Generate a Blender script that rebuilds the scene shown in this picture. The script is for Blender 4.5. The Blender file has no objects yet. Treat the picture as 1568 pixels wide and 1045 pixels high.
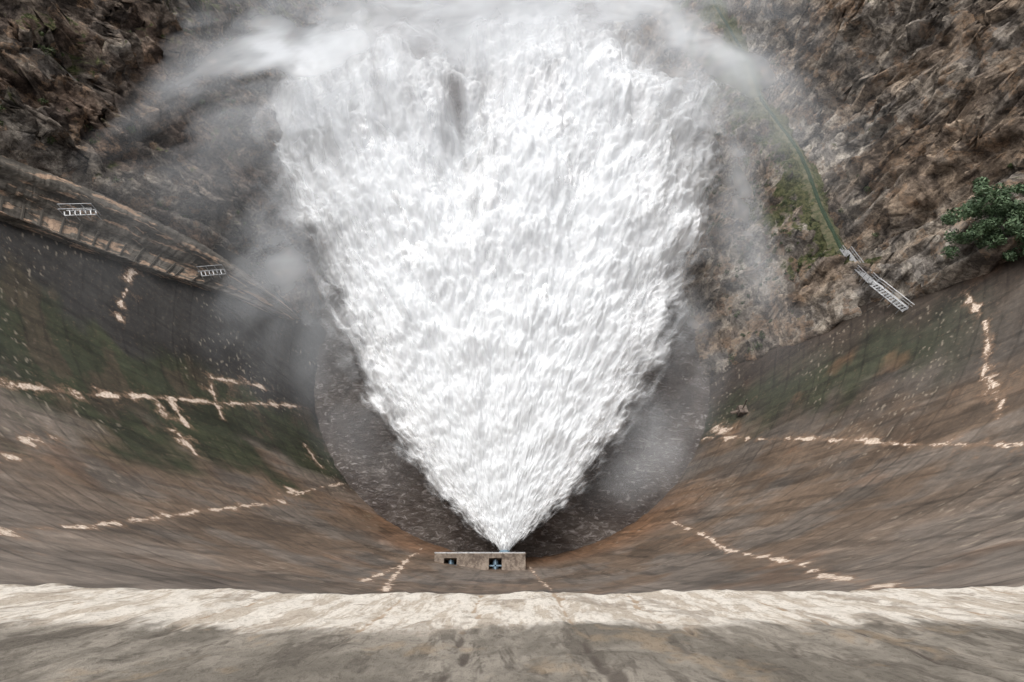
import bpy, math, numpy as np
from mathutils import Vector
rng=np.random.default_rng(7)
scene=bpy.context.scene
# ------------------------------------------------------------ noise helpers
def _h(ix,iy,seed):
    n=(ix.astype(np.int64)*374761393+iy.astype(np.int64)*668265263+seed*974634777)&0xffffffff
    n=((n^(n>>13))*1274126177)&0xffffffff
    n=((n^(n>>16))*2246822519)&0xffffffff
    return ((n^(n>>15))&0xffffff)/float(0xffffff)
def perlin(x,y,seed=0):
    x=np.asarray(x,float);y=np.asarray(y,float)
    ix=np.floor(x);iy=np.floor(y);fx=x-ix;fy=y-iy
    u=fx*fx*fx*(fx*(fx*6-15)+10);v=fy*fy*fy*(fy*(fy*6-15)+10)
    def g(a,b):
        t=_h(ix+a,iy+b,seed)*2*np.pi
        return np.cos(t)*(fx-a)+np.sin(t)*(fy-b)
    return ((g(0,0)*(1-u)+g(1,0)*u)*(1-v)+(g(0,1)*(1-u)+g(1,1)*u)*v)*1.5
def fbm(x,y,o=4,seed=0,gain=.5):
    s=0;a=1;f=1
    for i in range(o):
        s=s+a*perlin(x*f,y*f,seed+i*17);a*=gain;f*=2.03
    return s
def ridged(x,y,o=4,seed=0):
    s=0;a=1;f=1
    for i in range(o):
        s=s+a*(1-2*np.abs(perlin(x*f,y*f,seed+i*13)));a*=.5;f*=2.1
    return s
def billow(x,y,o=4,seed=0):
    s=0;a=1;f=1
    for i in range(o):
        s=s+a*(2*np.abs(perlin(x*f,y*f,seed+i*13))-.5);a*=.5;f*=2.1
    return s
def blocks(x,y,seed=0,tilt=.6):
    ix=np.floor(x);iy=np.floor(y)
    best=np.full(x.shape,1e9);val=np.zeros(x.shape)
    for a in(-1,0,1):
        for b in(-1,0,1):
            cx=ix+a+_h(ix+a,iy+b,seed);cy=iy+b+_h(ix+a,iy+b,seed+5)
            d=(x-cx)**2+(y-cy)**2
            r=_h(ix+a,iy+b,seed+9)-.5
            tx=_h(ix+a,iy+b,seed+11)-.5;ty=_h(ix+a,iy+b,seed+12)-.5
            v=r+tilt*2*(tx*(x-cx)+ty*(y-cy))
            m=d<best
            best=np.where(m,d,best);val=np.where(m,v,val)
    return val
def sstep(a,b,x):
    t=np.clip((x-a)/(b-a),0,1);return t*t*(3-2*t)
def lerp(a,b,t): return a+(b-a)*t
# ------------------------------------------------------------ mesh helpers
def link(o,parent=None):
    scene.collection.objects.link(o)
    if parent: o.parent=parent
    return o
def grid_mesh(name,P,mat=None,keep=None,attrs=None,col=None,uv=None,smooth=True,parent=None):
    n,m=P.shape[:2]
    idx=np.arange(n*m).reshape(n,m)
    q=np.stack([idx[:-1,:-1],idx[1:,:-1],idx[1:,1:],idx[:-1,1:]],-1).reshape(-1,4)
    if keep is not None: q=q[keep.reshape(-1)]
    me=bpy.data.meshes.new(name)
    me.vertices.add(n*m);me.vertices.foreach_set('co',P.reshape(-1).astype(np.float32))
    me.loops.add(len(q)*4);me.loops.foreach_set('vertex_index',q.reshape(-1).astype(np.int32))
    me.polygons.add(len(q));me.polygons.foreach_set('loop_start',np.arange(0,len(q)*4,4,dtype=np.int32))
    me.update(calc_edges=True)
    if smooth: me.polygons.foreach_set('use_smooth',np.ones(len(q),bool))
    for k,a in (attrs or {}).items():
        at=me.attributes.new(k,'FLOAT','POINT');at.data.foreach_set('value',a.reshape(-1).astype(np.float32))
    if col is not None:
        at=me.attributes.new('Col','FLOAT_COLOR','POINT')
        c=np.concatenate([col.reshape(-1,3),np.ones((n*m,1))],1)
        at.data.foreach_set('color',c.reshape(-1).astype(np.float32))
    if uv is not None:
        u=me.uv_layers.new(name='UVMap')
        u.data.foreach_set('uv',uv.reshape(-1,2)[q.reshape(-1)].reshape(-1).astype(np.float32))
    if mat: me.materials.append(mat)
    me.validate()
    return link(bpy.data.objects.new(name,me),parent)
def poly_mesh(name,verts,faces,mat,parent=None,smooth=False):
    me=bpy.data.meshes.new(name);me.from_pydata([tuple(v) for v in verts],[],faces);me.update()
    if smooth:
        for p in me.polygons:p.use_smooth=True
    me.materials.append(mat)
    return link(bpy.data.objects.new(name,me),parent)
class MB:
    def __init__(s): s.v=[];s.f=[]
    def box(s,c,sz,ax=None):
        c=Vector(c)
        X,Y,Z=ax if ax else (Vector((1,0,0)),Vector((0,1,0)),Vector((0,0,1)))
        b=len(s.v)
        for i in(-.5,.5):
            for j in(-.5,.5):
                for k in(-.5,.5): s.v.append(c+X*i*sz[0]+Y*j*sz[1]+Z*k*sz[2])
        for f in((0,1,3,2),(4,6,7,5),(0,4,5,1),(2,3,7,6),(0,2,6,4),(1,5,7,3)): s.f.append([b+q for q in f])
    def tube(s,a,b,r,n=8):
        a=Vector(a);b=Vector(b);d=(b-a).normalized()
        u=d.orthogonal().normalized();w=d.cross(u);k=len(s.v)
        for p in(a,b):
            for i in range(n):
                t=2*math.pi*i/n;s.v.append(p+u*math.cos(t)*r+w*math.sin(t)*r)
        for i in range(n): s.f.append([k+i,k+(i+1)%n,k+n+(i+1)%n,k+n+i])
        s.f.append([k+i for i in range(n)][::-1]);s.f.append([k+n+i for i in range(n)])
    def obj(s,name,mat,parent=None): return poly_mesh(name,s.v,s.f,mat,parent)
# ------------------------------------------------------------ node helpers
def newmat(name):
    m=bpy.data.materials.new(name);m.use_nodes=True
    nt=m.node_tree
    for n in list(nt.nodes): nt.nodes.remove(n)
    out=nt.nodes.new('ShaderNodeOutputMaterial')
    return m,nt,out
def N(nt,t,**kw):
    n=nt.nodes.new(t)
    for k,v in kw.items():
        if k in n.inputs.keys(): n.inputs[k].default_value=v
        else: setattr(n,k,v)
    return n
def L(nt,a,b): nt.links.new(a,b)
def M(nt,op,a,b=None,c=None,clamp=False):
    n=nt.nodes.new('ShaderNodeMath');n.operation=op;n.use_clamp=clamp
    for i,v in enumerate((a,b,c)):
        if v is None: continue
        if isinstance(v,(int,float)): n.inputs[i].default_value=v
        else: L(nt,v,n.inputs[i])
    return n.outputs[0]
def MR(nt,x,a,b,c=0,d=1,smooth=True):
    n=nt.nodes.new('ShaderNodeMapRange')
    if smooth:n.interpolation_type='SMOOTHSTEP'
    L(nt,x,n.inputs[0])
    for i,v in enumerate((a,b,c,d)): n.inputs[i+1].default_value=v
    return n.outputs[0]
def MIX(nt,f,a,b,mode='MIX'):
    n=nt.nodes.new('ShaderNodeMix');n.data_type='RGBA';n.blend_type=mode
    for s,v in((n.inputs[0],f),(n.inputs[6],a),(n.inputs[7],b)):
        if isinstance(v,(int,float)): s.default_value=v
        elif isinstance(v,tuple): s.default_value=(*v,1)
        else: L(nt,v,s)
    return n.outputs[2]
def noise(nt,vec,scale,detail=5,rough=.55,dist=0):
    n=nt.nodes.new('ShaderNodeTexNoise')
    n.inputs['Scale'].default_value=scale;n.inputs['Detail'].default_value=min(detail,4)
    n.inputs['Roughness'].default_value=rough;n.inputs['Distortion'].default_value=dist
    if vec is not None: L(nt,vec,n.inputs['Vector'])
    return n.outputs[0]
def mapping(nt,vec,scale=(1,1,1),loc=(0,0,0),rot=(0,0,0)):
    n=nt.nodes.new('ShaderNodeMapping');L(nt,vec,n.inputs[0])
    n.inputs['Scale'].default_value=scale;n.inputs['Location'].default_value=loc;n.inputs['Rotation'].default_value=rot
    return n.outputs[0]
def bsdf(nt,out,rough=.85,spec=.3):
    b=nt.nodes.new('ShaderNodeBsdfPrincipled');b.inputs['Roughness'].default_value=rough
    b.inputs['Specular IOR Level'].default_value=spec
    L(nt,b.outputs[0],out.inputs[0]);return b
def bump(nt,h,strength=.5,dist=.1,prev=None):
    n=nt.nodes.new('ShaderNodeBump');n.inputs['Strength'].default_value=strength;n.inputs['Distance'].default_value=dist
    L(nt,h,n.inputs['Height'])
    if prev is not None: L(nt,prev,n.inputs['Normal'])
    return n.outputs[0]
# ------------------------------------------------------------ dam geometry
H=100.
def y0(d): return .3+.08*(d-4)+.00136*(d-4)**2
def Rd(d): return 130-.885*(d-4)
def wallP(th,d,off=0.):   # off = metres proud (towards the arc centre)
    t=np.radians(th);R=Rd(d);c=y0(d)+R;r=R-off
    return np.stack([r*np.sin(t),c-r*np.cos(t),H-d+0*t],-1)
def polydist(th,d,pts):
    best=np.full(th.shape,1e9)
    k=np.radians(1)*75
    for a,b in zip(pts[:-1],pts[1:]):
        ax,ay=a[0]*k,a[1];bx,by=b[0]*k,b[1]
        px,py=th*k,d
        t=np.clip(((px-ax)*(bx-ax)+(py-ay)*(by-ay))/((bx-ax)**2+(by-ay)**2+1e-9),0,1)
        best=np.minimum(best,np.hypot(px-ax-t*(bx-ax),py-ay-t*(by-ay)))
    return best
def concrete_face():
    m,nt,out=newmat('stained_dam_concrete')
    b=bsdf(nt,out,.7,.35)
    uv=N(nt,'ShaderNodeTexCoord').outputs['UV']
    col=N(nt,'ShaderNodeAttribute',attribute_name='Col').outputs['Color']
    cal=N(nt,'ShaderNodeAttribute',attribute_name='calc').outputs['Fac']
    fine=noise(nt,mapping(nt,uv,(2.6,3.2,1)),1,4,.85)
    c=MIX(nt,MR(nt,fine,.5,.68,0,.45),col,MIX(nt,1.,col,(1.7,1.65,1.6),'MULTIPLY'))
    c=MIX(nt,MR(nt,fine,.48,.32,0,.45),c,MIX(nt,1.,c,(.45,.45,.45),'MULTIPLY'))
    cd=M(nt,'MULTIPLY',M(nt,'SUBTRACT',noise(nt,mapping(nt,uv,(1.7,2.,1),(5,5,0)),1,4,.82,.6),.5),1.7)
    cm=MR(nt,M(nt,'ADD',cal,cd),.50,.68)
    halo=MR(nt,M(nt,'ADD',cal,cd),.06,.6,0,.8)
    c=MIX(nt,halo,c,(.22,.14,.09))
    c=MIX(nt,cm,c,MIX(nt,MR(nt,fine,.4,.6),(.40,.29,.21),(.74,.64,.54)))
    L(nt,c,b.inputs['Base Color'])
    L(nt,bump(nt,fine,.35,.15),b.inputs['Normal'])
    return m
MAT_FACE=concrete_face()
dam=link(bpy.data.objects.new('arch_dam',None))
th=np.linspace(-98,88,1400);dd=np.linspace(4.3,102,580)
TH,D=np.meshgrid(th,dd,indexing='ij')
w1=fbm(TH/9,D/14,5,3)
brown=np.array([.118,.083,.058]);grey=np.array([.132,.112,.095]);green=np.array([.021,.028,.013]);dark=np.array([.026,.024,.022]);orange=np.array([.18,.095,.05])
C=np.broadcast_to(brown,TH.shape+(3,)).copy()
def mixc(C,c,f): return C+(c-C)*f[...,None]
w2=fbm(TH/14,D/6,5,8)
C=mixc(C,grey,sstep(-.2,.35,w1)*.8)
C=mixc(C,grey*1.3,sstep(55,22,D+10*w1)*.85)
tl=TH+.18*(D-70)
fg=sstep(-36,-46,tl+9*w1+5*w2)
C=mixc(C,green,fg*.92)
C=mixc(C,brown*.5,fg*sstep(.15,.4,w2)*.6)
C=mixc(C,dark,sstep(-59,-64,tl+5*w2))
tr=TH-.25*(D-70)
C=mixc(C,grey*.5,sstep(42,54,tr+7*w1)*.85)
C=mixc(C,green*1.1,sstep(49,56,tr+6*w2)*sstep(70,62,tr+5*w1)*sstep(54,66,D)*.75)
C=mixc(C,np.array([.045,.033,.025]),sstep(60,68,tr+5*w2)*.85)
C=mixc(C,orange,sstep(84,96,D+5*w1)*sstep(-50,-20,TH)*sstep(50,30,TH)*.75)
C=mixc(C,orange,sstep(.45,.9,fbm(TH/9+9,D/9,4,21))*.35*(1-fg))
C=mixc(C,C*.5,sstep(.1,.4,fbm(TH/7+3,D/11,6,26))*.65)
C=mixc(C,C*1.5,sstep(.15,.5,fbm(TH/6+13,D/8,6,27))*.5)
C=mixc(C,C*.45,sstep(.2,.5,fbm(TH/1.2,D/13,5,301))*.55)
C=mixc(C,C*1.5,sstep(.3,.6,fbm(TH/1.6+40,D/10,5,302))*.4)
C=mixc(C,C*.6,sstep(.2,.5,fbm(TH/8,D/1.1,5,303))*.4)
C=mixc(C,C*1.5,sstep(.3,.55,fbm(TH/4,D/.6,4,304))*.3)
C*=(1+.22*fbm(TH/.8,D/1.0,4,311))[...,None]
lift=np.abs(((D+.25*fbm(TH/10,D/20,2,305))/2.4)%1-.5)*2.4
C=mixc(C,C*.35,sstep(.2,.05,lift)*sstep(-.2,.2,fbm(TH/9,D/9,4,306))*.6)
C=mixc(C,np.array([.32,.27,.21]),sstep(.55,.8,fbm(TH/1.2,D/.5,3,307))*.6*sstep(0,.4,fbm(TH/15,D/15,2,308)))
joints=[([(-17,32),(-20,42),(-25,56),(-33,78),(-46,99)],.8),([(-17,32),(-14,24),(-12,19)],1.6),
 ([(-41.4,51),(-45.7,61),(-52.7,73.7),(-57.8,82.6),(-69.8,98.3)],1.3),([(-50.2,70.3),(-44.9,70.6),(-40.9,71.1)],1.9),([(-51.5,72.5),(-47,73)],1.3),
 ([(-62,80.5),(-67.6,89.6)],1.7),([(-62,80.5),(-53,80.2)],.9),([(-7,49),(-11,68),(-18,94)],.8),([(-10,55),(-13,75)],1.),
 ([(2.4,50),(3,59),(3,90)],.7),([(30,90),(19,64),(15,47),(11,34),(8,22)],1.),([(61,99),(51,85),(37,59),(31,45)],1.1),
 ([(62,61),(54,58),(45,56)],1.),([(45,55.5),(41,53)],2.4),([(31,49),(40,52)],.6),([(-56,95),(-50,96)],1.3),([(-28,43),(-30,46)],1.2),([(-76,70),(-63,68)],1.),
 ([(-38,84),(-33,78)],2.6),([(-36,40),(-41,50)],1.5),([(-33,48),(-35,52)],1.8),([(59,95),(63,97)],3.)]
cal=np.zeros(TH.shape)
brk=fbm(TH/3,D/4,4,40);wid=np.exp(1.3*fbm(TH/1.8,D/2.5,4,44));wob=.6*fbm(TH/1.5,D/2,4,46)
for pts,w in joints:
    ds=np.abs(polydist(TH,D,pts)+wob*.6)
    cal=np.maximum(cal,np.exp(-(ds/(w*.34*wid))**1.0)*np.clip(.80+.8*brk,0.2,1.0))
sp=fbm(TH/1.7,D/.9,4,77);cal=np.maximum(cal,sstep(1.0,1.4,sp)*.6)
P=wallP(TH,D)
off=.12*fbm(TH/3,D/5,3,5)
P[...,0]-=off*np.sin(np.radians(TH));P[...,1]+=off*np.cos(np.radians(TH))
yc=P[:-1,:-1,1];xc=P[:-1,:-1,0]
keep=~(((xc<0)&(yc>80))|((xc>0)&(yc>62)))
grid_mesh('downstream_face',P,MAT_FACE,keep=keep,attrs={'calc':cal},col=C,uv=np.stack([np.radians(TH)*75,D],-1),parent=dam)
def crest_mat():
    m,nt,out=newmat('weathered_crest_concrete')
    b=bsdf(nt,out,.9,.25)
    uv=N(nt,'ShaderNodeTexCoord').outputs['UV']
    sx=N(nt,'ShaderNodeSeparateXYZ');L(nt,uv,sx.inputs[0])
    v=sx.outputs[1]
    st=noise(nt,mapping(nt,uv,(5.5,1.4,1)),1,4,.8,.3)
    st2=noise(nt,mapping(nt,uv,(1.8,1.,1),(4,2,0)),1,4,.75,.6)
    fine=noise(nt,mapping(nt,uv,(34,24,1)),1,4,.85)
    band=MR(nt,M(nt,'ADD',v,M(nt,'MULTIPLY',M(nt,'SUBTRACT',st2,.5),1.1)),2.62,2.9)
    greyc=MIX(nt,MR(nt,st2,.4,.6),(.15,.132,.108),(.27,.24,.20))
    greyc=MIX(nt,MR(nt,st,.5,.6,0,.7),greyc,(.095,.08,.065))
    greyc=MIX(nt,MR(nt,noise(nt,mapping(nt,uv,(2.,1.4,1),(8,8,0)),1,4,.75),.54,.64,0,.45),greyc,(.30,.22,.14))
    pale=MIX(nt,MR(nt,st,.46,.56),(.64,.59,.52),(.45,.39,.32))
    pale=MIX(nt,MR(nt,st2,.55,.61,0,.6),pale,(.26,.215,.17))
    c=MIX(nt,band,greyc,pale)
    c=MIX(nt,MR(nt,fine,.5,.62,0,.55),c,MIX(nt,1.,c,(.5,.48,.46),'MULTIPLY'))
    c=MIX(nt,MR(nt,fine,.42,.3,0,.4),c,MIX(nt,1.,c,(1.4,1.4,1.4),'MULTIPLY'))
    jt=N(nt,'ShaderNodeAttribute',attribute_name='joint').outputs['Fac']
    jm=MR(nt,M(nt,'ADD',jt,M(nt,'MULTIPLY',M(nt,'SUBTRACT',st2,.5),2.2)),.5,.9,0,.8)
    jm=M(nt,'MULTIPLY',jm,MR(nt,jt,.1,.5))
    c=MIX(nt,jm,c,MIX(nt,band,(.07,.055,.045),(.32,.23,.15)))
    L(nt,c,b.inputs['Base Color'])
    L(nt,bump(nt,fine,.6,.02),b.inputs['Normal'])
    return m
MAT_CREST=crest_mat()
prof=[(-9.0,30),(-8.8,1.25),(-8.7,1.2)]
prof+=[(y,1.2) for y in np.linspace(-8,-.3,12)]
prof+=[(-.465+.264*d,d) for d in np.linspace(1.22,3.97,90)]
prof+=[(.59,4.02),(.56,4.08),(.45,4.12),(.36,4.14),(.30,4.3),(.3,4.6)]
prof=np.array(prof)
tc=np.concatenate([np.linspace(-75,-6,70)[:-1],np.linspace(-6,6,700),np.linspace(6,75,70)[1:]])
T2,PI=np.meshgrid(tc,np.arange(len(prof)),indexing='ij')
PY=prof[PI,0];PD=prof[PI,1]
c4=130.3;t=np.radians(T2);r=c4-PY
u=t*130
face=((PD>1.3)&(PY>-.5)).astype(float)
dis=(.022*fbm(u*1.1,PD*.5,4,2)+.012*fbm(u*6,PD*5,4,9))*face
jx=[-1.62,-.72,-.2,.30,.78,1.5,2.4,-3.4,-2.5,4.6,3.3]
jt=np.zeros(u.shape)
for k,x0 in enumerate(jx):
    wob=.04*fbm(PD*2.5,PD*0+k,4,k)
    jt=np.maximum(jt,np.exp(-((u-x0-wob)/(.016 if k!=3 else .03))**2))
dis-=jt*.012*face
chip=np.maximum(0,fbm(u*2.5,PD*0,4,33)-.1)*.05*sstep(3.75,4.0,PD)*face
r=r-dis
PDx=PD+(.014*fbm(u*2.2,u*0,4,12)-chip*.6)*sstep(3.6,3.97,PD)*face
PC=np.stack([r*np.sin(t),c4-r*np.cos(t),H-PDx],-1)
grid_mesh('crest_lip',PC,MAT_CREST,attrs={'joint':jt},uv=np.stack([u,np.where(PY<-.2,.5,PD)],-1),parent=dam)
def strip_mat():
    m,nt,out=newmat('thrust_block_concrete')
    b=bsdf(nt,out,.85,.3)
    g=N(nt,'ShaderNodeTexCoord').outputs['UV']
    a=noise(nt,mapping(nt,g,(.12,.5,1)),1,8,.65,.4)
    f=noise(nt,mapping(nt,g,(2,2,1)),1,8,.7)
    s=noise(nt,mapping(nt,g,(.12,.7,1),(4,4,0)),1,6,.6,.8)
    c=MIX(nt,MR(nt,a,.35,.65),(.055,.047,.038),(.17,.15,.125))
    c=MIX(nt,MR(nt,s,.54,.60,0,.9),c,(.42,.29,.20))
    c=MIX(nt,MR(nt,f,.35,.7,0,.7),c,MIX(nt,1.,c,(.4,.4,.4),'MULTIPLY'))
    L(nt,c,b.inputs['Base Color']);L(nt,bump(nt,f,.7,.25),b.inputs['Normal']);return m
MAT_STRIP=strip_mat()
kt=np.linspace(0,1,240)
kn=[0,.33,.62,.85,1.]
topT=np.interp(kt,kn,[-70.5,-80,-87,-90.5,-91]);topD=np.interp(kt,kn,[46,62,76,86,93])
botT=np.interp(kt,kn,[-64,-70.4,-76.5,-83,-90.5]);botD=np.interp(kt,kn,[47.5,61.5,73,82,93])
secs=[]
for f,o in((0,-.5),(0,3.2),(.26,3.4),(.28,2.0),(.52,2.0),(.54,.9),(.96,.9),(.97,1.8),(.995,1.8),(1.,-.3)):
    secs.append(wallP(topT+(botT-topT)*f,topD+(botD-topD)*f,off=o+0*topT))
secs=np.stack(secs,1)
secs+= .14*np.stack([fbm(kt[:,None]*60+0*secs[...,0],secs[...,2]*.6,3,s) for s in(1,2,3)],-1)
uvs=np.stack([np.broadcast_to(kt[:,None]*70,secs.shape[:2]),np.broadcast_to(np.array([0,3,6,7,9,10,14,15,16,18.])[None],secs.shape[:2])],-1)
grid_mesh('abutment_thrust_block',secs,MAT_STRIP,uv=uvs,smooth=False,parent=dam)
b=MB()
for k in np.linspace(.05,.9,19):
    k=k+rng.normal()*.006
    tT=np.interp(k,kt,topT);tD=np.interp(k,kt,topD);bT=np.interp(k,kt,botT);bD=np.interp(k,kt,botD)
    f0,f1,o,hw=.54+rng.uniform(0,.12),.97,1.0,.13
    p0=Vector(wallP(np.array(tT+(bT-tT)*f0),np.array(tD+(bD-tD)*f0),o));p1=Vector(wallP(np.array(tT+(bT-tT)*f1),np.array(tD+(bD-tD)*f1),o))
    ax=(p1-p0).normalized();nrm=Vector((1,0,.3)).normalized()
    s=ax.cross(nrm).normalized()
    b.box((p0+p1)/2,(hw*2,(p1-p0).length,.4),(s,ax,s.cross(ax)))
b.obj('thrust_block_ribs',MAT_STRIP,dam)
# ------------------------------------------------------------ terrain
def rock_mat():
    m,nt,out=newmat('canyon_rock')
    b=bsdf(nt,out,.92,.2)
    tc=N(nt,'ShaderNodeTexCoord').outputs['Object']
    ge=N(nt,'ShaderNodeNewGeometry')
    sep=N(nt,'ShaderNodeSeparateXYZ');L(nt,ge.outputs['Normal'],sep.inputs[0])
    n2=noise(nt,mapping(nt,tc,(.22,.16,.3),(3,3,3),(.5,.4,.3)),1,4,.75,.7)
    n3=noise(nt,tc,1.5,4,.85,.3)
    dv=N(nt,'ShaderNodeVectorMath',operation='MULTIPLY_ADD')
    nn=N(nt,'ShaderNodeTexNoise',Scale=.35,Detail=2.);L(nt,tc,nn.inputs[0])
    L(nt,nn.outputs['Color'],dv.inputs[0]);dv.inputs[1].default_value=(5,5,5);L(nt,mapping(nt,tc,(1,.6,1.3),(0,0,0),(.4,.3,.6)),dv.inputs[2])
    v1=N(nt,'ShaderNodeTexVoronoi',Scale=.45);L(nt,dv.outputs[0],v1.inputs['Vector'])
    s1=N(nt,'ShaderNodeSeparateColor');L(nt,v1.outputs['Color'],s1.inputs[0])
    fac=s1.outputs[0]
    col=N(nt,'ShaderNodeAttribute',attribute_name='Col').outputs['Color']
    c=MIX(nt,MR(nt,n2,.38,.62),MIX(nt,1.,col,(.42,.39,.37),'MULTIPLY'),MIX(nt,1.,col,(1.5,1.46,1.42),'MULTIPLY'))
    c=MIX(nt,MR(nt,fac,.2,.8,0,.75),MIX(nt,1.,c,(.7,.69,.69),'MULTIPLY'),MIX(nt,1.,c,(1.4,1.37,1.3),'MULTIPLY'))
    c=MIX(nt,M(nt,'MULTIPLY',M(nt,'GREATER_THAN',s1.outputs[1],.78),MR(nt,n3,.4,.6,.1,.6)),c,(.22,.14,.085))
    c=MIX(nt,MR(nt,n3,.45,.65,0,.8),c,MIX(nt,1.,c,(1.7,1.7,1.7),'MULTIPLY'))
    c=MIX(nt,MR(nt,n3,.48,.33,0,.8),c,MIX(nt,1.,c,(.33,.33,.33),'MULTIPLY'))
    gr=N(nt,'ShaderNodeAttribute',attribute_name='grass').outputs['Fac']
    gm=MR(nt,M(nt,'ADD',M(nt,'ADD',gr,M(nt,'MULTIPLY',M(nt,'SUBTRACT',n2,.5),1.3)),M(nt,'MULTIPLY',M(nt,'SUBTRACT',sep.outputs[2],.55),.9)),.5,.75)
    gc=MIX(nt,MR(nt,n3,.38,.62),(.028,.04,.012),(.12,.115,.052))
    c=MIX(nt,gm,c,gc)
    L(nt,c,b.inputs['Base Color'])
    L(nt,bump(nt,n3,.8,.8),b.inputs['Normal'])
    return m
MAT_ROCK=rock_mat()
def rough(X,Y):
    wx=X+3*fbm(X/9,Y/9,4,61);wy=Y+3*fbm(X/9,Y/9,4,62)
    a=.6;A=wx*math.cos(a)+wy*math.sin(a);B=-wx*math.sin(a)+wy*math.cos(a)
    return (3.5*fbm(X/22,Y/22,4,50)+2.0*(ridged(A/12,B/22,5,51)-1)
            +5.5*blocks(A/10,B/15,5,.9)+2.6*blocks(A/3.6,B/6,15,.9)+1.0*blocks(A/1.4,B/2.4,25,.8)+.3*fbm(X*1.2,Y*1.2,3,52))
def lateral(Y,Z,seed):
    y=Y+2*fbm(Y/8,Z/8,3,seed);z=Z+2*fbm(Y/8,Z/8,3,seed+1)
    return 2.6*blocks(y/7,z/5,seed+2,.8)+1.1*blocks(y/2.4,z/2,seed+3,.8)+1.0*fbm(Y/5,Z/4,4,seed+4)
def baseL(X,Y):
    s=np.interp(Y,[70,110,160,260],[0,0,6,14])
    return np.interp(-X-s,[38,46,50,55,62,73,84,110,150],[-5,-2,4,12,20,34,48,84,125])
def zleft(X,Y):
    z=baseL(X,Y)
    n=rough(X,Y)*sstep(-3,9,z)*1.1
    z=z+n+1.0
    yb=74.5+1.2*fbm(X/5,X*0,3,4)+np.interp(-X,[55,62,75,84],[-2,3,2,-1])
    return z-np.clip(yb-Y,0,40)*5-sstep(2,-6,Y-yb)*2
def baseR(X,Y):
    bend=2.0*fbm(Y/40,Y*0,2,9)*sstep(80,100,Y)
    x=X-bend
    za=np.interp(x,[36,42,48,55,61.5,64.2,69,71.5,80,100,130],[-5,-2,6,14,23,25,25.4,31,50,88,125])
    zb=np.interp(x,[36,44,48,55,61.5,67.5,71,74,100,130],[-5,-1,5,14,24,32,39,45,88,125])+1.5
    k=sstep(60,72,Y)
    return lerp(zb,za,k),x,k
def zright(X,Y):
    z,x,k=baseR(X,Y)
    bench=np.exp(-((x-66.6)/2.6)**4)*k
    n=rough(X+300,Y)
    amp=sstep(-2,8,z)*(1-.95*bench)*np.where(x<64,.65,1.2)
    z=z+n*amp
    yb=np.interp(X,[46,55,67,75,100],[59,58,56,54,50])+1.0*fbm(X/4,X*0,3,14)
    return z-np.clip(yb-Y,0,40)*5-sstep(2,-4,Y-yb)*1.5, bench
def terrain(x0,x1,yA,yB,st):
    xs=np.arange(x0,x1,st);ys=np.concatenate([np.arange(yA,yA+110,st),np.arange(yA+110,yB,st*2.2)])
    return np.meshgrid(xs,ys,indexing='ij')
X,Y=terrain(-140,-36,66,290,.36)
Z=zleft(X,Y)
base=np.array([.12,.10,.085]);red=np.array([.135,.095,.072]);gy=np.array([.15,.138,.124])
C=np.broadcast_to(base,X.shape+(3,)).copy()
C=mixc(C,red,sstep(-.1,.6,fbm(X/14,Y/14,4,31))*.7);C=mixc(C,gy,sstep(.1,.7,fbm(X/18+5,Y/18,4,32)))
G=.14+.35*fbm(X/12,Y/12,4,35)+.25*sstep(120,150,Y)
canyon=link(bpy.data.objects.new('canyon_hillside',None))
lx=lateral(Y,Z,400)*sstep(4,14,Z)*sstep(74,80,Y)
grid_mesh('rock_slope',np.stack([X+lx,Y,Z],-1),MAT_ROCK,attrs={'grass':G},col=C,parent=canyon)
XR,YR=terrain(36,140,46,290,.36)
ZR,BE=zright(XR,YR)
gyr=np.array([.19,.172,.152])
C=np.broadcast_to(gyr,XR.shape+(3,)).copy()
C=mixc(C,np.array([.185,.135,.095]),sstep(-.1,.6,fbm(XR/12,YR/12,4,41))*.6);C=mixc(C,np.array([.25,.235,.215]),sstep(.1,.6,fbm(XR/16+5,YR/16,4,42)))
G=.0+.35*fbm(XR/10,YR/10,4,45)+.5*sstep(69,63,XR)*sstep(50,60,XR)*sstep(62,75,YR)+BE*1.2
hill2=link(bpy.data.objects.new('canyon_hillside',None))
lx=lateral(YR,ZR,500)*sstep(70.5,74,XR)*sstep(58,64,YR)
grid_mesh('rock_slope',np.stack([XR+lx,YR,ZR],-1),MAT_ROCK,attrs={'grass':G},col=C,parent=hill2)
def simple(name,c1,c2,scale=1.,rough=.85,bs=.4,metal=0.):
    m,nt,out=newmat(name);b=bsdf(nt,out,rough,.3);b.inputs['Metallic'].default_value=metal
    tc=N(nt,'ShaderNodeTexCoord').outputs['Object']
    n=noise(nt,tc,scale,4,.75,.3)
    L(nt,MIX(nt,MR(nt,n,.35,.65),c1,c2),b.inputs['Base Color']);L(nt,bump(nt,n,bs,.15),b.inputs['Normal']);return m
MAT_GRASS=simple('path_grass',(.035,.045,.016),(.12,.105,.06),.8)
MAT_CHAN=simple('mossy_channel',(.012,.026,.012),(.03,.052,.026),2.)
ys=np.arange(71,285,.5)
bx=66.6+2.0*fbm(ys/40,ys*0,2,9)*sstep(80,100,ys)
for nm,offs,zz,mt,ja in (('grass_path',[-1.7,-.9,.0,.9,1.7],[-.5,.2,.26,.2,-.5],MAT_GRASS,1.0),('drainage_channel',[-.38,-.31,-.24,.24,.31,.38],[.2,.5,.36,.36,.5,.2],MAT_CHAN,.12)):
    o=np.array(offs)*(1+0*ys[:,None])+ja*fbm(ys[:,None]/3+np.array(offs),ys[:,None]*0,3,3)
    zb=25.1+.1*fbm(ys/6,ys*0,2,5)
    grid_mesh(nm,np.stack([bx[:,None]+o,ys[:,None]+0*o,zb[:,None]+np.array(zz)],-1),mt)
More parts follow.
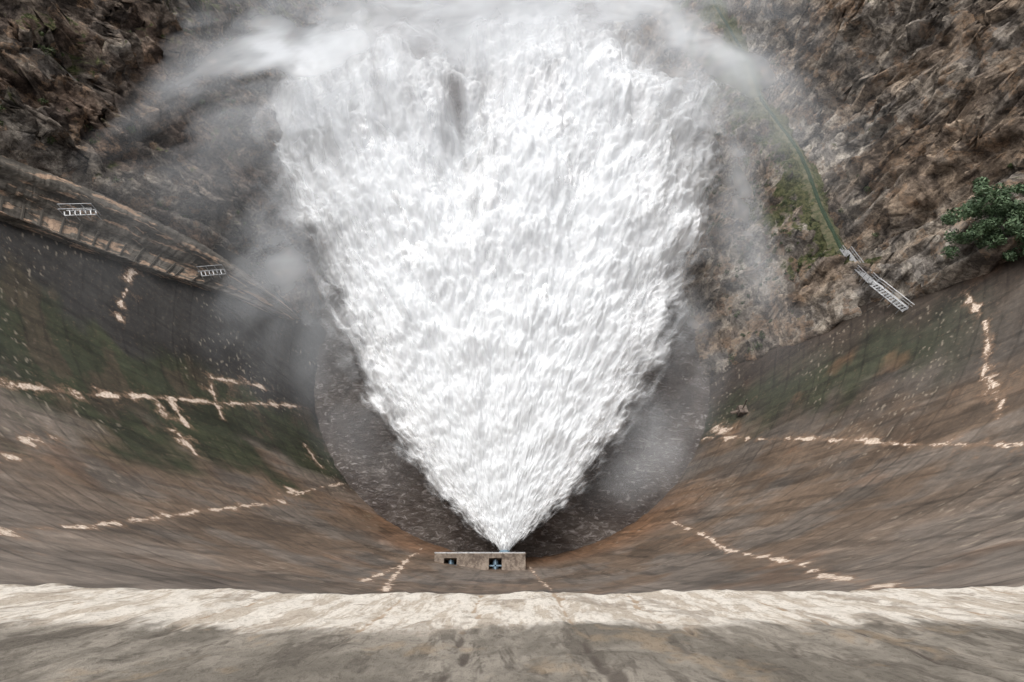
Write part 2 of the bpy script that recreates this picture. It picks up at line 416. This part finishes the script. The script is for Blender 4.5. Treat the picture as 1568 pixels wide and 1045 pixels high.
# ------------------------------------------------------------ water + ground
def water_mat():
    m,nt,out=newmat('churned_river_water')
    b=bsdf(nt,out,.2,.5)
    tc=N(nt,'ShaderNodeTexCoord').outputs['Object']
    a=noise(nt,mapping(nt,tc,(.6,1.3,1),(0,0,0),(0,0,.9)),1,8,.7,1.2)
    f=noise(nt,tc,.12,6,.6,1.)
    c=MIX(nt,MR(nt,f,.35,.65),(.065,.050,.043),(.12,.10,.087))
    c=MIX(nt,MR(nt,M(nt,'ADD',a,M(nt,'MULTIPLY',f,.3)),.68,.82,0,.65),c,(.38,.34,.32))
    L(nt,c,b.inputs['Base Color']);L(nt,bump(nt,a,1.,.9),b.inputs['Normal']);return m
xs=np.arange(-60,60.1,.8);yy=np.arange(14,300,.8)
X,Y=np.meshgrid(xs,yy,indexing='ij')
grid_mesh('river_water',np.stack([X,Y,.35*fbm(X/4,Y/3,4,71)],-1),water_mat())
S=4000
poly_mesh('ground',[(-S,-S,-6),(S,-S,-6),(S,S,-6),(-S,S,-6)],[(0,1,2,3)],simple('valley_soil',(.08,.07,.045),(.13,.11,.07),.02))
# ------------------------------------------------------------ jet
def spray_mat(name,c1,c2,bs,trans):
    m,nt,out=newmat(name)
    al=N(nt,'ShaderNodeAttribute',attribute_name='alpha').outputs['Fac']
    d=N(nt,'ShaderNodeBsdfDiffuse');t=N(nt,'ShaderNodeBsdfTranslucent');ms=N(nt,'ShaderNodeMixShader');ms.inputs[0].default_value=trans
    if bs>0:
        uv=N(nt,'ShaderNodeTexCoord').outputs['UV']
        n2=noise(nt,mapping(nt,uv,(5,2.6,1),(7,3,0)),1,4,.65,.2)
        col=MIX(nt,MR(nt,n2,.35,.6),c1,c2)  # hollows of the bump noise turn greyer: crevice shade put into the colour
        L(nt,col,d.inputs[0]);L(nt,col,t.inputs[0]);L(nt,bump(nt,n2,bs,.5),d.inputs['Normal'])
    else:
        d.inputs[0].default_value=(*c2,1);t.inputs[0].default_value=(*c2,1)
    L(nt,d.outputs[0],ms.inputs[1]);L(nt,t.outputs[0],ms.inputs[2])
    tr=N(nt,'ShaderNodeBsdfTransparent');m2=N(nt,'ShaderNodeMixShader')
    L(nt,al,m2.inputs[0]);L(nt,tr.outputs[0],m2.inputs[1]);L(nt,ms.outputs[0],m2.inputs[2]);L(nt,m2.outputs[0],out.inputs[0])
    return m
MAT_SPRAY=spray_mat('white_spray',(.84,.855,.87),(.93,.935,.94),.28,.12)
MAT_VEIL=spray_mat('thin_spray',(.9,.9,.9),(.88,.90,.915),0,.2)
MAT_MIST=spray_mat('mist',(.8,.8,.8),(.74,.765,.79),0,.2)
O=np.array([-1.2,18.0,11.5])
rk=[0,4,13,27,49,67,95,117,160];ak=[30,50,52,47.5,42,38,35,31,28]
hk=[-50,-35,-30,-26,-20,-15,-10,-7,-4,-1,5,10,19,31,36,50];Rm=[100,104,112,119,122,116,106,98,106,113,119,122,116,108,102,96]
def jet_layer(name,mat,lift,widen,rext,nr,na,seed,rough,lo,hi,amax,soft,topsoft):
    q=np.linspace(0,1,nr)**1.25*210;ph=np.linspace(-1.,1.,na)
    Q,PH=np.meshgrid(q,ph,indexing='ij')
    am=np.interp(Q,rk,ak)*widen
    AL=PH*am+np.where(PH<0,-1.5,-1.0)*sstep(50,95,Q)
    lr=np.log(Q+3);A=np.radians(AL)
    wx=.35*fbm(A/.1,lr/.2,3,seed+5)
    n1=fbm(A/.16,lr/.30,4,seed+90)
    nb=billow(A/.05+wx,lr/.10+wx,4,seed+95)
    nf=billow(A/.018+wx,lr/.036,3,seed+99)
    nl=fbm(A/.22+5,lr/.22,3,seed+88)
    soften=np.interp(Q,[0,45,75,110,150,210],[1,.95,.7,.42,.25,.2])
    amp=(.020*np.minimum(Q,110)+.10)*rough
    edgez=11.5+np.interp(Q,[0,30,60,95,165,210],[0,.8,3,8,12,10])
    bulge=np.interp(Q,[0,15,40,70,100,165],[.5,3.0,9,16,20,20])*np.clip(1-np.abs(PH)**2.2,0,1)
    fold=-np.interp(Q,[0,30,60,84,100,130],[.2,1.0,2.,8,6,1])*np.exp(-((AL+6+3*np.sin(Q/9.))/3.8)**2)
    Rmax=np.interp(AL,hk,Rm)+9*n1
    top=(Rmax*rext-Q)
    z=edgez+bulge+fold+lift*sstep(0,25,Q)+amp*(1.2*n1+1.5*nl*np.sqrt(soften)+soften*(.8*nb+.2*nf))-np.clip(-top+4,0,80)*.06
    a=A+np.radians(n1*1.5)*sstep(.5,1.,np.abs(PH))
    Pp=np.stack([O[0]+Q*np.sin(a),O[1]+Q*np.cos(a),z],-1)
    side=(1-np.abs(PH))*am*np.radians(1)*Q
    sw=(.5+.09*Q)*soft
    tf=np.clip((top+topsoft*.5)/topsoft,-1.,1.6)
    edge=np.minimum(np.clip(side/sw,0,1.6),tf)
    wn=.5*fbm(A/.035+wx,lr/.18,4,seed+200)+.5*fbm(A/.12,lr/.17,4,seed+210)
    al=sstep(lo,hi,edge+np.interp(tf,[0,1.2],[.3,.6])*wn)*amax*sstep(0,.10,1-np.abs(PH))*sstep(208,160,Q)
    v=al>.003;keep=v[:-1,:-1]|v[1:,:-1]|v[1:,1:]|v[:-1,1:]
    grid_mesh(name,Pp,mat,keep=keep,attrs={'alpha':al},uv=np.stack([A*10,lr*10/1.3],-1),parent=jet)
jet=link(bpy.data.objects.new('water_jet',None))
jet_layer('dense_spray_core',MAT_SPRAY,0,1.02,1.,860,680,0,1.,.1,1.1,1.,1.7,70)
jet_layer('spray_veil',MAT_VEIL,2.2,1.15,1.1,460,440,200,1.1,.25,1.6,.62,3.0,100)
q=np.linspace(0,1,120)*88;ph=np.linspace(-1,1,90);Q,PH=np.meshgrid(q,ph,indexing='ij')
AL=PH*np.interp(Q,rk,ak)*.72
z=11.0+np.interp(Q,[0,30,60,95,135],[0,.5,1,1,-6])-np.interp(Q,[0,15,40,70,100],[.3,2,5,8,10])*(1-PH**2)+.02*Q*fbm(AL/4,np.log(Q+3)*6,4,300)
grid_mesh('spray_underside',np.stack([O[0]+Q*np.sin(np.radians(AL)),O[1]+Q*np.cos(np.radians(AL)),z],-1),simple('spray_underside',(.8,.8,.8),(.85,.86,.87),.3),parent=jet)
# ------------------------------------------------------------ drifting mist layers in the gorge
mist=link(bpy.data.objects.new('spray_mist',None))
def mist_layer(name,z0,ells,amp,seed,dome,x0=-105,x1=90,ya=20,yb=300,st=1.3,clear=True):
    X,Y=np.meshgrid(np.arange(x0,x1,st),np.arange(ya,yb,st),indexing='ij')
    Z=z0+dome*fbm(X/40,Y/40,2,seed)
    f=np.zeros(X.shape)
    for cx,cy,rx,ry,a in ells:
        f=f+a*np.exp(-1.3*(((X-cx)/rx)**2+((Y-cy)/ry)**2))
    wx=8*fbm(X/24,Y/24,4,seed+3);wy=8*fbm(X/24,Y/24,4,seed+4)
    n=fbm((X+wx)/22,(Y+wy)/32,5,seed+7,.5)
    al=np.clip(f,0,1)*np.clip(.7+.7*n,.08,1.3)*amp
    gl=np.where(X<0,baseL(X,Y),baseR(X,Y)[0])
    gl=np.where(np.abs(X)<40,-2,gl)
    gl=np.where(Y<62,-2,gl)
    al*=sstep(0,12,Z-gl)
    d=H-Z;R=Rd(d);rad=np.hypot(X,Y-(y0(d)+R))
    al*=np.where(Y<y0(d)+R,sstep(0,9,R-rad),1)
    if clear:      # no mist sheet inside the solid body of the jet
        q=np.hypot(X-O[0],Y-O[1]);an=np.abs(np.degrees(np.arctan2(X-O[0],Y-O[1])))
        sd=(np.interp(q,rk,ak)-an)*np.radians(1)*q
        al*=np.where(q<115,sstep(8,-1,sd),1)
    edge=np.minimum(np.minimum(X-x0,x1-X),np.minimum(Y-ya,yb-Y))
    al=np.clip(al*sstep(0,14,edge),0,.92)
    v=al>.004;keep=v[:-1,:-1]|v[1:,:-1]|v[1:,1:]|v[:-1,1:]
    grid_mesh(name,np.stack([X,Y,Z],-1),MAT_MIST,keep=keep,attrs={'alpha':al},parent=mist)
mist_layer('mist_sheet_low',22,[(0,200,85,80,1.2),(-62,112,28,46,1.1),(-48,70,15,20,.45),(54,105,14,42,.8)],.58,800,2)
mist_layer('mist_sheet_high',44,[(2,170,62,52,1.25),(-52,108,22,36,.75),(46,112,14,34,.5)],.70,860,2,clear=False)
lowp=[(30,44,20,22,1.),(44,64,14,18,.9),(-28,42,14,16,.25),(-44,62,12,20,.8)]
mist_layer('pool_mist',6,lowp,.55,900,1.,-60,62,18,110,.8)
# ------------------------------------------------------------ outlet house
MAT_OUT=simple('outlet_concrete',(.10,.076,.06),(.24,.195,.155),1.3)
MAT_DARK=simple('painted_pit_shade',(.02,.025,.03),(.05,.06,.07),2.,.5)  # dark colour stands in for the shade inside the valve recesses
MAT_BLUE=simple('valve_paint',(.10,.16,.22),(.16,.24,.30),2.,.5)
MAT_STEEL=simple('galvanised_steel',(.35,.36,.37),(.5,.5,.5),4.,.45,.2,.7)
out_house=link(bpy.data.objects.new('valve_outlet_house',None))
b=MB()
xs=[-12.1,-10.6,-8.6,-3.6,-1.6,2.1]
for i in range(5):
    if i in(1,3):
        b.box(((xs[i]+xs[i+1])/2,14.9,12),(xs[i+1]-xs[i],1.2,6));b.box(((xs[i]+xs[i+1])/2,17.8,12),(xs[i+1]-xs[i],.6,6))
    else: b.box(((xs[i]+xs[i+1])/2,16.3,11.5),(xs[i+1]-xs[i],3.6,7))
b.box((-5,18.2,14.6),(14.4,.25,.5));b.obj('walls',MAT_OUT,out_house)
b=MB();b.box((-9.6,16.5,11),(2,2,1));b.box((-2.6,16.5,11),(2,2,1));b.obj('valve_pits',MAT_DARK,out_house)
b=MB()
for x in(-9.6,-2.6):
    b.tube((x,15.6,13.5),(x,17.4,13.5),.45,12);b.box((x,16.5,14.3),(.25,1.8,.2));b.box((x,16.5,14.3),(1.9,.2,.2))
b.tube((-1.2,17.9,11.8),(-1.2,19.2,11.8),.9,16);b.obj('valves',MAT_BLUE,out_house)
b=MB()
for x in np.linspace(-12,2,9): b.tube((x,18.1,15),(x,18.1,16),.04,6)
b.tube((-12,18.1,16),(2,18.1,16),.04,6);b.tube((-12,18.1,15.5),(2,18.1,15.5),.03,6);b.obj('railing',MAT_STEEL,out_house)
# ------------------------------------------------------------ stairs / ladders
def stairway(name,pts,w=1.6):
    b=MB()
    for a,c in zip(pts[:-1],pts[1:]):
        a=Vector(a);c=Vector(c);d=(c-a);n=max(2,int(d.length/.55));f=Vector((d.x,d.y,0)).normalized();s=Vector((f.y,-f.x,0))
        for i in range(n):
            b.box(a+d*(i+.5)/n,(w,.34,.08),(s,f,Vector((0,0,1))))
        for sg in(-1,1):
            o=s*sg*w/2
            b.tube(a+o,c+o,.11);b.tube(a+o+Vector((0,0,1.1)),c+o+Vector((0,0,1.1)),.07);b.tube(a+o+Vector((0,0,.6)),c+o+Vector((0,0,.6)),.045)
            for i in range(int(d.length/1.6)+1):
                p=a+d*min(1,i*1.6/d.length)+o;b.tube(p-Vector((0,0,1.2)),p+Vector((0,0,1.1)),.06)
    return b.obj(name,MAT_STEEL)
stairway('metal_stairway',[(66.3,73,26.2),(65.,66,28.5),(63.6,59.5,31.5),(66.2,53,32.2)])
def ladder(name,c,ax):
    b=MB();c=Vector(c);ax=Vector(ax).normalized();up=Vector((0,0,1));s=ax.cross(up).normalized()
    for sg in(-.7,.7):
        b.tube(c+s*sg-ax*2.,c+s*sg+ax*2.4,.1)
        b.tube(c+s*sg-ax*2.+up*1.4,c+s*sg+ax*2.4+up*1.4,.07)
        for k in(-2,-.6,.9,2.4): b.tube(c+s*sg+ax*k-up*1.2,c+s*sg+ax*k+up*1.4,.07)
    for k in np.linspace(-1.9,2.3,7): b.box(c+ax*k,(1.4,.16,.06),(s,ax,s.cross(ax)))
    return b.obj(name,MAT_STEEL)
for (tt,d0) in((-74,60),(-83,78)):
    p=wallP(np.array(float(tt)),np.array(float(d0)),off=3.4)
    ladder('access_ladder',p,(-.8,-.45,.35))
b=MB();p=Vector(wallP(np.array(63.),np.array(92.),off=.6));b.tube(p,p+Vector((-2.2,-.4,-.3)),.3,12);b.box(p,(1.6,1.6,1.6));b.tube(p+Vector((-.2,0,1)),p+Vector((-.4,.4,4)),.12)
b.obj('drain_pipe_outlet',simple('rusty_pipe',(.08,.06,.05),(.2,.16,.13),2.))
# ------------------------------------------------------------ vegetation
def leaf_mat(name,c1,c2):
    m,nt,out=newmat(name);b=bsdf(nt,out,.6,.3)
    oi=N(nt,'ShaderNodeNewGeometry').outputs['Random Per Island']
    L(nt,MIX(nt,oi,c1,c2),b.inputs['Base Color']);return m
MAT_LEAF=leaf_mat('shrub_leaves',(.035,.065,.03),(.13,.19,.10))
MAT_TUFT=leaf_mat('undergrowth_leaves',(.025,.04,.012),(.08,.10,.035))
MAT_BARK=simple('bark',(.06,.045,.03),(.12,.09,.06),3.)
def leaves(name,centers,radii,per,size,mat,parent=None):
    V=[]
    for c,r in zip(centers,radii):
        n=per
        d=rng.normal(size=(n,3));d/=np.linalg.norm(d,axis=1)[:,None]
        p=np.array(c)+d*(r*rng.uniform(.55,1.08,(n,1)))*np.array([1,1,.8])
        a=d+rng.normal(size=(n,3))*.6;a/=np.linalg.norm(a,axis=1)[:,None]
        bb=np.cross(a,rng.normal(size=(n,3)));bb/=np.linalg.norm(bb,axis=1)[:,None]
        cc=np.cross(a,bb);s=size*rng.uniform(.6,1.3,(n,1))
        V.append(np.stack([p-bb*s,p+cc*s*.45,p+bb*s,p-cc*s*.45],1))
    V=np.concatenate(V).reshape(-1,3);n=len(V)//4
    me=bpy.data.meshes.new(name);me.vertices.add(n*4);me.vertices.foreach_set('co',V.reshape(-1).astype(np.float32))
    me.loops.add(n*4);me.loops.foreach_set('vertex_index',np.arange(n*4,dtype=np.int32));me.polygons.add(n)
    me.polygons.foreach_set('loop_start',np.arange(0,n*4,4,dtype=np.int32));me.update(calc_edges=True);me.materials.append(mat)
    return link(bpy.data.objects.new(name,me),parent)
bush=link(bpy.data.objects.new('green_shrub',None))
bc=np.array([74.5,57,48])
cs=[bc+rng.normal(size=3)*np.array([3.8,3.0,2.0]) for _ in range(120)]
leaves('foliage',cs,rng.uniform(.7,1.4,120),190,.27,MAT_LEAF,bush)
b=MB()
for c in cs[:26]: b.tube(bc+np.array([.5,1.0,-4.5]),c,.09,5)
b.obj('branches',MAT_BARK,bush)
def heightL(x,y): return float(zleft(np.array([[x]]),np.array([[y]]))[0,0])
def heightR(x,y): return float(zright(np.array([[x]]),np.array([[y]]))[0][0,0])
cs=[];rs=[]
for _ in range(420):
    x=rng.uniform(50,64);y=rng.uniform(64,150);
    if fbm(np.array(x/6),np.array(y/6),3,8)>0: cs.append((x,y,heightR(x,y)+.1));rs.append(rng.uniform(.25,.8))
for _ in range(260):
    x=rng.uniform(70,100);y=rng.uniform(58,150)
    if fbm(np.array(x/7),np.array(y/7),3,18)>.25: cs.append((x,y,heightR(x,y)+.1));rs.append(rng.uniform(.3,.9))
for _ in range(420):
    x=-rng.uniform(52,105);y=rng.uniform(78,170)
    if fbm(np.array(x/8),np.array(y/8),3,28)>.2: cs.append((x,y,heightL(x,y)+.1));rs.append(rng.uniform(.3,1.))
for c,r,n in(((-79,84),2.,6),((-84,77),2.,7),((-68,79),1.2,4),((52,60),1.6,8),((88,66),3,14)):
    for _ in range(n):
        x=c[0]+rng.normal()*r;y=c[1]+abs(rng.normal())*r;cs.append((x,y,(heightL if x<0 else heightR)(x,y)+.3));rs.append(rng.uniform(.5,1.1))
leaves('undergrowth',cs,rs,70,.2,MAT_TUFT)
# ------------------------------------------------------------ light
w=bpy.data.worlds.new('World');scene.world=w;w.use_nodes=True
nt=w.node_tree;bg=nt.nodes['Background']
sky=nt.nodes.new('ShaderNodeTexSky');sky.sky_type='NISHITA';sky.sun_disc=False
EL,AZ=math.radians(62),math.radians(-25)
sky.sun_elevation=EL;sky.sun_rotation=AZ;sky.air_density=1.;sky.dust_density=4.
hs=nt.nodes.new('ShaderNodeHueSaturation');hs.inputs['Saturation'].default_value=.25;hs.inputs['Value'].default_value=1.35
L(nt,sky.outputs[0],hs.inputs['Color']);L(nt,hs.outputs[0],bg.inputs[0]);bg.inputs[1].default_value=.15
sd=bpy.data.lights.new('sun','SUN');sd.energy=2.1;sd.angle=math.radians(45);sd.color=(1,.975,.94)
so=link(bpy.data.objects.new('sun',sd))
dirv=Vector((math.sin(AZ)*math.cos(EL),math.cos(AZ)*math.cos(EL),math.sin(EL)))
so.rotation_euler=dirv.to_track_quat('Z','Y').to_euler();so.location=(0,0,200)
# ------------------------------------------------------------ camera
cd=bpy.data.cameras.new('camera');cd.lens=18;cd.sensor_width=36;cd.clip_start=.05;cd.clip_end=9000
co=link(bpy.data.objects.new('camera',cd));co.location=(0,0,100)
co.rotation_euler=(math.radians(90-55.4),0,0)
scene.camera=co
scene.view_settings.view_transform='Standard';scene.view_settings.look='None';scene.view_settings.exposure=0
